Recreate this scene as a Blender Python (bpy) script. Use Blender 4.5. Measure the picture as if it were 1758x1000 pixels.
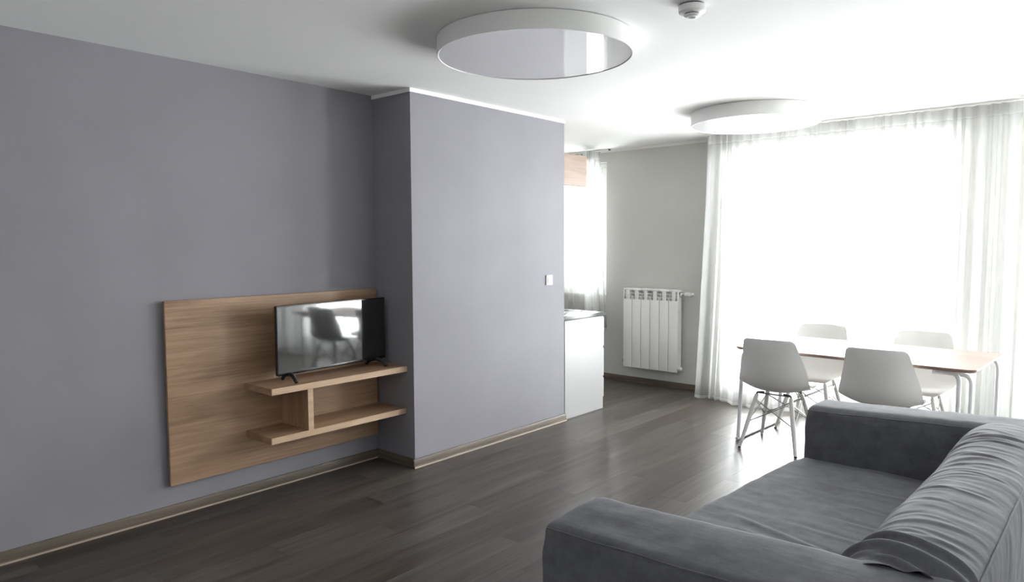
import bpy, bmesh, math, random
from mathutils import Vector, Matrix, noise

for o in list(bpy.data.objects):
    bpy.data.objects.remove(o, do_unlink=True)
S = bpy.context.scene
COL = S.collection
random.seed(7)
R = math.radians

# ------------------------------------------------------------------ camera
F_PX = 1219.14
YAW, PITCH, ROLL = R(41.038), R(3.806), R(-0.2786)
cam = bpy.data.cameras.new('camera')
cam.sensor_fit = 'HORIZONTAL'
cam.sensor_width = 36.0
cam.lens = 36.0 * F_PX / 1758.0
cam.clip_start = 0.02
camo = bpy.data.objects.new('camera', cam)
COL.objects.link(camo)
fw = Vector((-math.sin(YAW) * math.cos(PITCH), math.cos(YAW) * math.cos(PITCH), -math.sin(PITCH)))
rt = Vector((math.cos(YAW), math.sin(YAW), 0))
up = rt.cross(fw)
r2 = math.cos(ROLL) * rt + math.sin(ROLL) * up
u2 = -math.sin(ROLL) * rt + math.cos(ROLL) * up
camo.matrix_world = Matrix(((r2.x, u2.x, -fw.x, 4.02), (r2.y, u2.y, -fw.y, 0.0), (r2.z, u2.z, -fw.z, 1.5203), (0, 0, 0, 1)))
S.camera = camo

# ------------------------------------------------------------------ world: even bright overcast sky
SKY = 45.0
w = bpy.data.worlds.new('overcast_sky')
S.world = w
w.use_nodes = True
bg = w.node_tree.nodes['Background']
bg.inputs[0].default_value = (0.97, 0.985, 1.0, 1)
bg.inputs[1].default_value = SKY
# daylight portals: they emit nothing, they only tell the sampler where the windows are
def portal(name, x0, x1, z0, z1, y):
    l = bpy.data.lights.new(name, 'AREA')
    l.shape = 'RECTANGLE'
    l.size, l.size_y = x1 - x0, z1 - z0
    l.cycles.is_portal = True
    o = bpy.data.objects.new(name, l)
    o.location = ((x0 + x1) / 2, y, (z0 + z1) / 2)
    o.rotation_euler = (R(-90), 0, 0)
    COL.objects.link(o)
RY = 6.69            # kitchen / radiator part of the far wall
RW_Y = 6.46          # window part set forward, an added step that limits light behind the curtain
WY = {'1': RW_Y, '2': RY, '3': RW_Y}
WIN = {'1': (1.06, 3.005, 0.10, 2.40), '2': (-1.02, -0.40, 0.93, 2.42), '3': (3.46, 4.90, 0.10, 2.40)}
for k, (x0, x1, z0, z1) in WIN.items():
    portal('daylight_portal', x0, x1, z0, z1, WY[k] + 0.22)
XR = 5.05

vs = S.view_settings
vs.view_transform = 'Standard'
vs.look = 'None'
vs.gamma = 1.0
vs.use_curve_mapping = False
vs.exposure = 0.0
S.cycles.max_bounces = 14
S.cycles.diffuse_bounces = 8
S.cycles.glossy_bounces = 4
S.cycles.transmission_bounces = 10
S.cycles.transparent_max_bounces = 24
S.cycles.sample_clamp_indirect = 8.0
S.cycles.use_denoising = True

# ------------------------------------------------------------------ materials
def newmat(name):
    m = bpy.data.materials.new(name)
    m.use_nodes = True
    nt = m.node_tree
    return m, nt, nt.nodes['Principled BSDF']

def N(nt, t, **kw):
    n = nt.nodes.new(t)
    for k, v in kw.items():
        setattr(n, k, v)
    return n

def ramp(nt, stops):
    n = nt.nodes.new('ShaderNodeValToRGB')
    e = n.color_ramp.elements
    while len(e) < len(stops):
        e.new(0.5)
    for i, (p, c) in enumerate(stops):
        e[i].position = p
        e[i].color = (*c, 1)
    return n

def plain(name, col, rough=0.5, metal=0.0, spec=0.5, nscale=0, namt=0.0, bump=0.0, bscale=200, coat=0):
    m, nt, b = newmat(name)
    b.inputs['Roughness'].default_value = rough
    b.inputs['Metallic'].default_value = metal
    b.inputs['Specular IOR Level'].default_value = spec
    b.inputs['Coat Weight'].default_value = coat
    b.inputs['Base Color'].default_value = (*col, 1)
    tc = N(nt, 'ShaderNodeTexCoord')
    if nscale:
        n = N(nt, 'ShaderNodeTexNoise')
        n.inputs['Scale'].default_value = nscale
        n.inputs['Detail'].default_value = 5
        nt.links.new(tc.outputs['Object'], n.inputs['Vector'])
        r = ramp(nt, [(0.3, tuple(c * (1 - namt) for c in col)), (0.7, tuple(min(1, c * (1 + namt)) for c in col))])
        nt.links.new(n.outputs['Fac'], r.inputs[0])
        nt.links.new(r.outputs[0], b.inputs['Base Color'])
    if bump:
        n = N(nt, 'ShaderNodeTexNoise')
        n.inputs['Scale'].default_value = bscale
        n.inputs['Detail'].default_value = 3
        nt.links.new(tc.outputs['Object'], n.inputs['Vector'])
        bp = N(nt, 'ShaderNodeBump')
        bp.inputs['Strength'].default_value = bump
        bp.inputs['Distance'].default_value = 0.004
        nt.links.new(n.outputs['Fac'], bp.inputs['Height'])
        nt.links.new(bp.outputs[0], b.inputs['Normal'])
    return m

def wood(name, stops, along, fine=90, rough=0.45, spec=0.4, rand=0.0, coarse=9.0, bump=0.05):
    """grain stretched along axis index `along` of the object's coordinates"""
    m, nt, b = newmat(name)
    b.inputs['Roughness'].default_value = rough
    b.inputs['Specular IOR Level'].default_value = spec
    tc = N(nt, 'ShaderNodeTexCoord')
    oi = N(nt, 'ShaderNodeObjectInfo')
    add = N(nt, 'ShaderNodeVectorMath', operation='ADD')
    mul = N(nt, 'ShaderNodeVectorMath', operation='SCALE')
    mul.inputs['Scale'].default_value = 37.0
    cmb = N(nt, 'ShaderNodeCombineXYZ')
    for i in range(3):
        nt.links.new(oi.outputs['Random'], cmb.inputs[i])
    nt.links.new(cmb.outputs[0], mul.inputs[0])
    nt.links.new(tc.outputs['Object'], add.inputs[0])
    nt.links.new(mul.outputs[0], add.inputs[1])
    def layer(scale, stretch, detail, rgh, dist):
        mp = N(nt, 'ShaderNodeMapping')
        sc = [scale] * 3
        sc[along] = scale * stretch
        mp.inputs['Scale'].default_value = sc
        nt.links.new(add.outputs[0], mp.inputs['Vector'])
        n = N(nt, 'ShaderNodeTexNoise')
        n.inputs['Scale'].default_value = 1.0
        n.inputs['Detail'].default_value = detail
        n.inputs['Roughness'].default_value = rgh
        n.inputs['Distortion'].default_value = dist
        nt.links.new(mp.outputs[0], n.inputs['Vector'])
        return n
    a = layer(coarse, 0.10, 6, 0.6, 0.6)
    c = layer(fine, 0.025, 4, 0.65, 0.15)
    mx = N(nt, 'ShaderNodeMix', data_type='FLOAT')
    mx.inputs[0].default_value = 0.42
    nt.links.new(a.outputs['Fac'], mx.inputs[2])
    nt.links.new(c.outputs['Fac'], mx.inputs[3])
    src = mx.outputs[0]
    if rand:
        s = N(nt, 'ShaderNodeMath', operation='MULTIPLY_ADD')
        s.inputs[1].default_value = rand
        nt.links.new(oi.outputs['Random'], s.inputs[0])
        sub = N(nt, 'ShaderNodeMath', operation='SUBTRACT')
        sub.inputs[1].default_value = rand / 2
        nt.links.new(src, sub.inputs[0])
        nt.links.new(sub.outputs[0], s.inputs[2])
        src = s.outputs[0]
    r = ramp(nt, stops)
    nt.links.new(src, r.inputs[0])
    nt.links.new(r.outputs[0], b.inputs['Base Color'])
    bp = N(nt, 'ShaderNodeBump')
    bp.inputs['Strength'].default_value = bump
    bp.inputs['Distance'].default_value = 0.003
    nt.links.new(src, bp.inputs['Height'])
    nt.links.new(bp.outputs[0], b.inputs['Normal'])
    return m

M = {}
M['paint_mauve'] = plain('mauve_grey_paint', (0.256, 0.247, 0.273), 0.75, spec=0.25, nscale=2.2, namt=0.045, bump=0.12, bscale=260)
M['paint_grey'] = plain('warm_grey_paint', (0.60, 0.598, 0.573), 0.8, spec=0.2, nscale=2.0, namt=0.03, bump=0.1, bscale=260)
M['paint_white'] = plain('white_ceiling_paint', (0.88, 0.88, 0.87), 0.85, spec=0.15, nscale=1.5, namt=0.015)
M['white_trim'] = plain('white_trim', (0.84, 0.84, 0.83), 0.45)
OAK = [(0.30, (0.185, 0.108, 0.062)), (0.45, (0.300, 0.186, 0.112)), (0.58, (0.385, 0.25, 0.158)), (0.72, (0.47, 0.325, 0.215))]
M['oak_y'] = wood('oak_grain_along', OAK, 1)
M['oak_z'] = wood('oak_grain_upright', OAK, 2)
OAKL = [(0.30, (0.20, 0.135, 0.10)), (0.50, (0.28, 0.20, 0.155)), (0.70, (0.34, 0.26, 0.205))]
M['oak_light'] = wood('pale_oak', OAKL, 1)
M['oak_edge'] = wood('oak_edge_band', [(0.30, (0.36, 0.24, 0.155)), (0.50, (0.47, 0.33, 0.22)), (0.70, (0.55, 0.40, 0.28))], 1)
FLR = [(0.30, (0.026, 0.020, 0.0165)), (0.43, (0.048, 0.038, 0.032)), (0.53, (0.072, 0.061, 0.053)), (0.68, (0.118, 0.105, 0.092))]
M['floor'] = wood('dark_oak_plank', FLR, 1, fine=60, rough=0.33, spec=0.33, rand=0.12, coarse=6.5, bump=0.05)
M['floor_base'] = plain('dark_subfloor', (0.02, 0.017, 0.015), 0.8)
BASE = [(0.30, (0.060, 0.045, 0.034)), (0.50, (0.110, 0.086, 0.066)), (0.70, (0.175, 0.142, 0.112))]
M['base_y'] = wood('oak_skirting_along', BASE, 1)
M['base_lip'] = wood('pale_skirting_edge', [(0.3, (0.26, 0.21, 0.165)), (0.7, (0.38, 0.32, 0.26))], 1)
M['base_x'] = wood('oak_skirting_across', BASE, 0)
M['black_gloss'] = plain('black_gloss_plastic', (0.008, 0.008, 0.009), 0.18)
M['black_matt'] = plain('black_matt_plastic', (0.012, 0.012, 0.013), 0.45)
M['screen'] = plain('tv_screen_glass', (0.006, 0.007, 0.007), 0.05, spec=0.9)
M['screen'].node_tree.nodes['Principled BSDF'].inputs['IOR'].default_value = 1.68
M['chrome'] = plain('chrome', (0.62, 0.63, 0.64), 0.18, metal=1.0)
M['steel_wire'] = plain('steel_wire', (0.22, 0.22, 0.22), 0.35, metal=1.0)
M['white_gloss'] = plain('white_gloss_laminate', (0.37, 0.37, 0.365), 0.3, spec=0.25)
M['white_plastic'] = plain('white_plastic', (0.82, 0.82, 0.81), 0.35)
M['rad_white'] = plain('white_radiator_enamel', (0.88, 0.88, 0.86), 0.35)
M['rad_dark'] = plain('radiator_shadow_grey', (0.62, 0.65, 0.66), 0.5)
M['worktop'] = plain('grey_worktop', (0.055, 0.057, 0.062), 0.28, nscale=60, namt=0.10)
M['hob'] = plain('black_hob_glass', (0.01, 0.01, 0.011), 0.06)
M['lamp_body'] = plain('white_lamp_drum', (0.80, 0.80, 0.785), 0.5)
M['chair_shell'] = plain('white_chair_shell', (0.80, 0.80, 0.78), 0.38)
M['chair_leg'] = plain('pale_dowel', (0.70, 0.69, 0.66), 0.45, nscale=40, namt=0.05)
M['tube'] = plain('white_steel_tube', (0.78, 0.79, 0.81), 0.3)
M['table_top'] = wood('pale_table_top', [(0.30, (0.29, 0.22, 0.185)), (0.50, (0.335, 0.265, 0.23)), (0.70, (0.375, 0.305, 0.27))], 0, rough=0.5, spec=0.12, bump=0.02)
M['table_edge'] = wood('brown_table_edge', [(0.30, (0.18, 0.12, 0.09)), (0.50, (0.28, 0.19, 0.15)), (0.70, (0.36, 0.26, 0.21))], 0)
M['dark_grey'] = plain('dark_grey_plastic', (0.06, 0.06, 0.06), 0.5)
M['paving'] = plain('added_balcony_paving', (0.62, 0.62, 0.60), 0.9, nscale=3, namt=0.06)  # for the added balcony floor, pale to throw daylight onto the ceiling
M['concrete'] = plain('added_balcony_concrete', (0.22, 0.22, 0.21), 0.9, nscale=3, namt=0.1)  # for the added slab that blocks the high sky
M['sill'] = plain('white_window_pvc', (0.83, 0.83, 0.82), 0.35)

def lamp_diffuser():
    m, nt, b = newmat('glossy_lamp_cover')
    b.inputs['Base Color'].default_value = (0.62, 0.62, 0.625, 1)
    b.inputs['Roughness'].default_value = 0.6
    b.inputs['Specular IOR Level'].default_value = 0.3
    g = N(nt, 'ShaderNodeBsdfGlossy')
    g.inputs['Roughness'].default_value = 0.015
    g.inputs['Color'].default_value = (0.93, 0.93, 0.94, 1)
    mx = N(nt, 'ShaderNodeMixShader')
    mx.inputs[0].default_value = 0.45
    nt.links.new(b.outputs[0], mx.inputs[1])
    nt.links.new(g.outputs[0], mx.inputs[2])
    nt.links.new(mx.outputs[0], nt.nodes['Material Output'].inputs[0])
    return m
M['diffuser'] = lamp_diffuser()

def sheer(name, clear, col):
    m, nt, b = newmat(name)
    nt.nodes.remove(b)
    tr = N(nt, 'ShaderNodeBsdfTransparent')
    tl = N(nt, 'ShaderNodeBsdfTranslucent')
    df = N(nt, 'ShaderNodeBsdfDiffuse')
    tl.inputs[0].default_value = (*col, 1)
    df.inputs[0].default_value = (*col, 1)
    m1 = N(nt, 'ShaderNodeMixShader')
    m1.inputs[0].default_value = 0.42
    nt.links.new(tl.outputs[0], m1.inputs[1])
    nt.links.new(df.outputs[0], m1.inputs[2])
    m2 = N(nt, 'ShaderNodeMixShader')
    tc = N(nt, 'ShaderNodeTexCoord')
    mp = N(nt, 'ShaderNodeMapping')
    mp.inputs['Scale'].default_value = (60, 60, 6)
    n = N(nt, 'ShaderNodeTexNoise')
    n.inputs['Scale'].default_value = 1.0
    nt.links.new(tc.outputs['Object'], mp.inputs[0])
    nt.links.new(mp.outputs[0], n.inputs['Vector'])
    mr = N(nt, 'ShaderNodeMapRange')
    mr.inputs['To Min'].default_value = 1 - clear - 0.05
    mr.inputs['To Max'].default_value = 1 - clear + 0.05
    nt.links.new(n.outputs['Fac'], mr.inputs['Value'])
    nt.links.new(mr.outputs[0], m2.inputs[0])
    nt.links.new(tr.outputs[0], m2.inputs[1])
    nt.links.new(m1.outputs[0], m2.inputs[2])
    nt.links.new(m2.outputs[0], nt.nodes['Material Output'].inputs[0])
    return m
M['sheer'] = sheer('sheer_white_voile', 0.62, (0.62, 0.62, 0.615))
M['voile'] = sheer('gathered_white_voile', 0.30, (0.74, 0.74, 0.735))
M['tape'] = sheer('curtain_heading_tape', 0.15, (0.52, 0.52, 0.51))

def pane_glass():
    m, nt, b = newmat('window_glass')
    nt.nodes.remove(b)
    tr = N(nt, 'ShaderNodeBsdfTransparent')
    tr.inputs[0].default_value = (0.97, 0.98, 0.98, 1)
    g = N(nt, 'ShaderNodeBsdfGlossy')
    g.inputs['Roughness'].default_value = 0.0
    mx = N(nt, 'ShaderNodeMixShader')
    mx.inputs[0].default_value = 0.05
    nt.links.new(tr.outputs[0], mx.inputs[1])
    nt.links.new(g.outputs[0], mx.inputs[2])
    nt.links.new(mx.outputs[0], nt.nodes['Material Output'].inputs[0])
    return m
M['glass'] = pane_glass()

def fabric():
    m, nt, b = newmat('grey_cotton_sofa_cover')
    b.inputs['Roughness'].default_value = 0.85
    b.inputs['Specular IOR Level'].default_value = 0.25
    b.inputs['Sheen Weight'].default_value = 0.12
    b.inputs['Sheen Roughness'].default_value = 0.4
    tc = N(nt, 'ShaderNodeTexCoord')
    n = N(nt, 'ShaderNodeTexNoise')
    n.inputs['Scale'].default_value = 14
    n.inputs['Detail'].default_value = 8
    n.inputs['Roughness'].default_value = 0.7
    nt.links.new(tc.outputs['Object'], n.inputs['Vector'])
    r = ramp(nt, [(0.3, (0.088, 0.089, 0.099)), (0.7, (0.138, 0.139, 0.152))])
    nt.links.new(n.outputs['Fac'], r.inputs[0])
    nt.links.new(r.outputs[0], b.inputs['Base Color'])
    n2 = N(nt, 'ShaderNodeTexNoise')
    n2.inputs['Scale'].default_value = 420
    n2.inputs['Detail'].default_value = 2
    nt.links.new(tc.outputs['Object'], n2.inputs['Vector'])
    bp = N(nt, 'ShaderNodeBump')
    bp.inputs['Strength'].default_value = 0.25
    bp.inputs['Distance'].default_value = 0.002
    nt.links.new(n2.outputs['Fac'], bp.inputs['Height'])
    mp = N(nt, 'ShaderNodeMapping')
    mp.inputs['Scale'].default_value = (9, 34, 20)
    mp.inputs['Rotation'].default_value = (0, 0, R(20))
    n3 = N(nt, 'ShaderNodeTexNoise')
    n3.inputs['Scale'].default_value = 1.0
    n3.inputs['Detail'].default_value = 4
    n3.inputs['Distortion'].default_value = 0.8
    nt.links.new(tc.outputs['Object'], mp.inputs[0])
    nt.links.new(mp.outputs[0], n3.inputs['Vector'])
    bp2 = N(nt, 'ShaderNodeBump')
    bp2.inputs['Strength'].default_value = 0.13
    bp2.inputs['Distance'].default_value = 0.008
    nt.links.new(n3.outputs['Fac'], bp2.inputs['Height'])
    nt.links.new(bp2.outputs[0], bp.inputs['Normal'])
    nt.links.new(bp.outputs[0], b.inputs['Normal'])
    return m
M['fabric'] = fabric()

# ------------------------------------------------------------------ mesh helpers
class MB:
    """collects shapes into one mesh"""
    def __init__(self):
        self.v, self.f, self.mi = [], [], []
        self.cur = 0
    def add(self, vs, fs):
        k = len(self.v)
        self.v += [tuple(p) for p in vs]
        self.f += [tuple(i + k for i in f) for f in fs]
        self.mi += [self.cur] * len(fs)
        return self
    def box(self, x0, x1, y0, y1, z0, z1, bev=0.0, seg=2):
        bm = bmesh.new()
        bmesh.ops.create_cube(bm, size=1.0)
        for v in bm.verts:
            v.co = Vector(((x0 + x1) / 2 + v.co.x * (x1 - x0), (y0 + y1) / 2 + v.co.y * (y1 - y0), (z0 + z1) / 2 + v.co.z * (z1 - z0)))
        if bev:
            bmesh.ops.bevel(bm, geom=bm.edges[:], offset=bev, segments=seg, profile=0.5, affect='EDGES')
        bm.verts.index_update()
        self.add([v.co.copy() for v in bm.verts], [[v.index for v in f.verts] for f in bm.faces])
        bm.free()
        return self
    def tube(self, pts, r, n=10, caps=True):
        pts = [Vector(p) for p in pts]
        rs = r if isinstance(r, (list, tuple)) else [r] * len(pts)
        vs, fs = [], []
        d0 = (pts[1] - pts[0]).normalized()
        ref = Vector((0, 0, 1)) if abs(d0.z) < 0.9 else Vector((1, 0, 0))
        s = d0.cross(ref).normalized()
        for i, p in enumerate(pts):
            if i == 0:
                d = d0
            elif i == len(pts) - 1:
                d = (pts[i] - pts[i - 1]).normalized()
            else:
                d = ((pts[i + 1] - p).normalized() + (p - pts[i - 1]).normalized()).normalized()
            s = (s - d * s.dot(d)).normalized()
            t = d.cross(s)
            for k in range(n):
                a = 2 * math.pi * k / n
                vs.append(p + (s * math.cos(a) + t * math.sin(a)) * rs[i])
        for i in range(len(pts) - 1):
            for k in range(n):
                k2 = (k + 1) % n
                fs.append((i * n + k, i * n + k2, (i + 1) * n + k2, (i + 1) * n + k))
        if caps:
            fs.append(tuple(range(n))[::-1])
            fs.append(tuple((len(pts) - 1) * n + k for k in range(n)))
        return self.add(vs, fs)
    def lathe(self, prof, cx, cy, n=64, closed=False):
        """prof: list of (r, z); revolve about the vertical axis"""
        vs, fs = [], []
        for r, z in prof:
            for k in range(n):
                a = 2 * math.pi * k / n
                vs.append((cx + r * math.cos(a), cy + r * math.sin(a), z))
        m = len(prof)
        for i in range(m if closed else m - 1):
            j = (i + 1) % m
            for k in range(n):
                k2 = (k + 1) % n
                fs.append((i * n + k, i * n + k2, j * n + k2, j * n + k))
        return self.add(vs, fs)
    def disc(self, r, z, cx, cy, n=64, down=True):
        vs = [(cx + r * math.cos(2 * math.pi * k / n), cy + r * math.sin(2 * math.pi * k / n), z) for k in range(n)]
        f = list(range(n))
        return self.add(vs, [f[::-1] if down else f])
    def extrude(self, prof, p0, p1, out):
        """prof (d, z): d along `out` from the line p0-p1, extruded along that line"""
        p0, p1, out = Vector(p0), Vector(p1), Vector(out)
        n = len(prof)
        vs = [p + out * d + Vector((0, 0, z)) for p in (p0, p1) for d, z in prof]
        fs = [(i, (i + 1) % n, n + (i + 1) % n, n + i) for i in range(n)]
        fs += [tuple(range(n))[::-1], tuple(range(n, 2 * n))]
        return self.add(vs, fs)
    def grid(self, fn, nu, nv):
        vs = [fn(i / nu, j / nv) for j in range(nv + 1) for i in range(nu + 1)]
        fs = [(j * (nu + 1) + i, j * (nu + 1) + i + 1, (j + 1) * (nu + 1) + i + 1, (j + 1) * (nu + 1) + i) for j in range(nv) for i in range(nu)]
        return self.add(vs, fs)
    def build(self, name, mat, parent=None, smooth=35, fix=True, loc=None):
        me = bpy.data.meshes.new(name)
        vs = self.v
        if loc:
            vs = [(p[0] - loc[0], p[1] - loc[1], p[2] - loc[2]) for p in vs]
        me.from_pydata(vs, [], self.f)
        mats = mat if isinstance(mat, (list, tuple)) else [mat]
        for m in mats:
            me.materials.append(M[m])
        if len(mats) > 1:
            for p, i in zip(me.polygons, self.mi):
                p.material_index = i
        if fix:
            bm = bmesh.new()
            bm.from_mesh(me)
            bmesh.ops.recalc_face_normals(bm, faces=bm.faces[:])
            bm.to_mesh(me)
            bm.free()
        if smooth:
            me.shade_smooth()
            me.set_sharp_from_angle(angle=R(smooth))
        o = bpy.data.objects.new(name, me)
        COL.objects.link(o)
        if loc and parent is None:
            o.location = loc
        if parent:
            o.parent = parent
        return o

def arc_path(pts, r, n=6):
    """polyline with rounded corners"""
    pts = [Vector(p) for p in pts]
    out = [pts[0]]
    for i in range(1, len(pts) - 1):
        a, b, c = pts[i - 1], pts[i], pts[i + 1]
        d1, d2 = (a - b).normalized(), (c - b).normalized()
        rr = min(r, (a - b).length * 0.48, (c - b).length * 0.48)
        s, e = b + d1 * rr, b + d2 * rr
        for k in range(n + 1):
            t = k / n
            out.append(s * (1 - t) ** 2 + b * 2 * t * (1 - t) + e * t * t)
    out.append(pts[-1])
    return out

def tag(o, label=None, cat=None, group=None, kind=None):
    if label: o['label'] = label
    if cat: o['category'] = cat
    if group: o['group'] = group
    if kind: o['kind'] = kind
    return o

def thing(name, loc, label, cat, rz=0.0, group=None):
    o = bpy.data.objects.new(name, None)
    o.empty_display_size = 0.1
    o.location = loc
    o.rotation_euler = (0, 0, rz)
    COL.objects.link(o)
    return tag(o, label, cat, group)

def struct(o, label=None, cat=None):
    return tag(o, label, cat, kind='structure')

def copy_tree(o, parent=None):
    c = o.copy()
    COL.objects.link(c)
    c.parent = parent
    for ch in o.children:
        copy_tree(ch, c)
    return c

def smoothstep(a, b, x):
    t = max(0.0, min(1.0, (x - a) / (b - a)))
    return t * t * (3 - 2 * t)

# ------------------------------------------------------------------ the room
H = 2.55
PX, PY0, PY1 = 0.40, 3.145, 4.834
YB, XK = -1.80, -1.60

fl = MB()
fl.box(XK, XR, YB, RY, -0.12, -0.0105)
floor = struct(fl.build('floor', 'floor_base', smooth=0), 'dark brown oak plank floor', 'floor')
PWID, PLEN, GAP = 0.19, 1.285, 0.0003
plank_cache = {}
def plank(x0, x1, y0, y1):
    key = (round(x1 - x0, 4), round(y1 - y0, 4))
    if key not in plank_cache:
        hx, hy = key[0] / 2 - GAP, key[1] / 2 - GAP
        me = bpy.data.meshes.new('plank')
        vs = [(-hx, -hy, -0.01), (hx, -hy, -0.01), (hx, hy, -0.01), (-hx, hy, -0.01), (-hx, -hy, 0), (hx, -hy, 0), (hx, hy, 0), (-hx, hy, 0)]
        fs = [(3, 2, 1, 0), (4, 5, 6, 7), (0, 1, 5, 4), (1, 2, 6, 5), (2, 3, 7, 6), (3, 0, 4, 7)]
        me.from_pydata(vs, [], fs)
        me.materials.append(M['floor'])
        plank_cache[key] = me
    o = bpy.data.objects.new('plank', plank_cache[key])
    o.location = ((x0 + x1) / 2, (y0 + y1) / 2, 0)
    o.parent = floor
    COL.objects.link(o)
i0 = int(math.floor((XK - PX) / PWID))
i1 = int(math.ceil((XR - PX) / PWID))
for i in range(i0, i1):
    xa, xb = max(XK, PX + i * PWID), min(XR, PX + (i + 1) * PWID)
    if xb - xa < 0.01:
        continue
    off = (i * 0.4137 * PLEN) % PLEN
    spans = [(YB, RY)] if i >= 0 else ([(PY1, RY)] if xb <= 0.0001 else [(YB, PY0), (PY1, RY)])
    if i < 0 and xa < 0 < xb:
        pass
    for ya, yb in spans:
        x_a = xa
        if ya == YB and i < 0:
            x_a = max(xa, 0.0)
        y = YB - PLEN + off
        while y < yb:
            y0, y1 = max(ya, y), min(yb, y + PLEN)
            if y1 - y0 > 0.02:
                plank(x_a, xb, y0, y1)
            y += PLEN

struct(MB().box(XK - 0.1, XR + 0.1, YB - 0.1, RY + 0.3, H, H + 0.12).build('ceiling', 'paint_white', smooth=0), 'flat white ceiling', 'ceiling')
struct(MB().box(-0.15, 0.0, YB - 0.1, PY0, -0.1, H).build('wall_left', 'paint_mauve', smooth=0), 'mauve grey wall behind the television', 'wall')
struct(MB().box(XK, PX, PY0, PY1, -0.0, H).build('wall_middle', 'paint_mauve', smooth=0), 'mauve grey projecting wall block beside the kitchen', 'wall')
struct(MB().box(XR, XR + 0.15, YB - 0.1, RY + 0.3, -0.1, H).build('wall_right', 'paint_white', smooth=0), 'white wall right of the sofa', 'wall')
struct(MB().box(-0.15, XR + 0.1, YB - 0.15, YB, -0.1, H).build('wall_back', 'paint_white', smooth=0), 'white wall behind the viewer', 'wall')
struct(MB().box(XK - 0.15, XK, PY1 - 0.2, RY + 0.3, -0.1, H).build('wall_kitchen', 'paint_grey', smooth=0), 'grey end wall of the kitchen', 'wall')
wf = MB()
XS = 0.955                                            # where the added wall step starts, hidden by the curtain
for xa, xb, ya in ((XK - 0.1, WIN['2'][0], RY), (WIN['2'][1], XS, RY), (XS, WIN['1'][0], RW_Y), (WIN['1'][1], WIN['3'][0], RW_Y), (WIN['3'][1], XR + 0.1, RW_Y)):
    wf.box(xa, xb, ya, RY + 0.3, -0.1, H)
for k in ('1', '2', '3'):
    x0, x1, z0, z1 = WIN[k]
    wf.box(x0, x1, WY[k], WY[k] + 0.3, -0.1, z0)
    wf.box(x0, x1, WY[k], WY[k] + 0.3, z1, H)
struct(wf.build('wall_far', 'paint_grey', smooth=0), 'light grey window wall with the radiator', 'wall')

# unseen balcony floor and upper slab, added to limit steep light at the windows
BD = 1.7
for nm, mt, z0, z1, lab in (('added_balcony_floor', 'paving', -0.20, -0.02, 'added pale balcony floor bouncing daylight up through the windows'), ('added_balcony_slab', 'concrete', H + 0.13, H + 0.32, 'added unseen slab keeping the high sky off the windows')):
    m = MB().box(XK - 0.3, XR + 0.3, RY + 0.31, RY + 0.31 + BD, z0, z1)
    struct(m.build(nm, mt, smooth=0), lab, 'added balcony')

# skirting: a small moulded profile with a lip at the foot
SK = [(0, 0), (0.020, 0), (0.020, 0.009), (0.0135, 0.015), (0.0125, 0.050), (0.008, 0.059), (0.0, 0.060)]
b = MB().extrude(SK, (0, YB, 0), (0, PY0, 0), (1, 0, 0))
bl = struct(b.build('baseboard_left', 'base_y', smooth=25), 'oak skirting along the television wall', 'skirting')
LIP = [(0.020, 0.0), (0.0235, 0.0), (0.0225, 0.006), (0.020, 0.009)]
MB().extrude(LIP, (0, YB, 0), (0, PY0 - 0.02, 0), (1, 0, 0)).build('foot_strip', 'base_lip', bl, smooth=0)
b = MB().extrude(SK, (0.0, PY0, 0), (PX, PY0, 0), (0, -1, 0))
struct(b.build('baseboard_alcove', 'base_x', smooth=25), 'short dark oak skirting in the alcove return', 'skirting')
b = MB().extrude(SK, (PX, PY0 - 0.02, 0), (PX, PY1 + 0.012, 0), (1, 0, 0))
bm_ = struct(b.build('baseboard_middle', 'base_y', smooth=25), 'oak skirting along the projecting wall block', 'skirting')
MB().extrude(LIP, (PX, PY0 - 0.02, 0), (PX, PY1 + 0.012, 0), (1, 0, 0)).build('foot_strip', 'base_lip', bm_, smooth=0)
b = MB().extrude(SK, (XK, RY, 0), (XS, RY, 0), (0, -1, 0))
struct(b.build('baseboard_far', 'base_x', smooth=25), 'dark oak skirting below the radiator', 'skirting')

# narrow white strips where walls meet the ceiling
struct(MB().box(0.0, PX + 0.006, PY0 - 0.006, PY0, H - 0.026, H).build('trim_1', 'white_trim', smooth=0), 'white strip above the alcove return', 'trim')
struct(MB().box(PX, PX + 0.006, PY0, PY1 + 0.006, H - 0.026, H).build('trim_2', 'white_trim', smooth=0), 'white strip above the projecting wall block', 'trim')
struct(MB().box(XK, XS, RY - 0.006, RY, H - 0.026, H).build('trim_3', 'white_trim', smooth=0), 'white strip above the radiator wall', 'trim')

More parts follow.
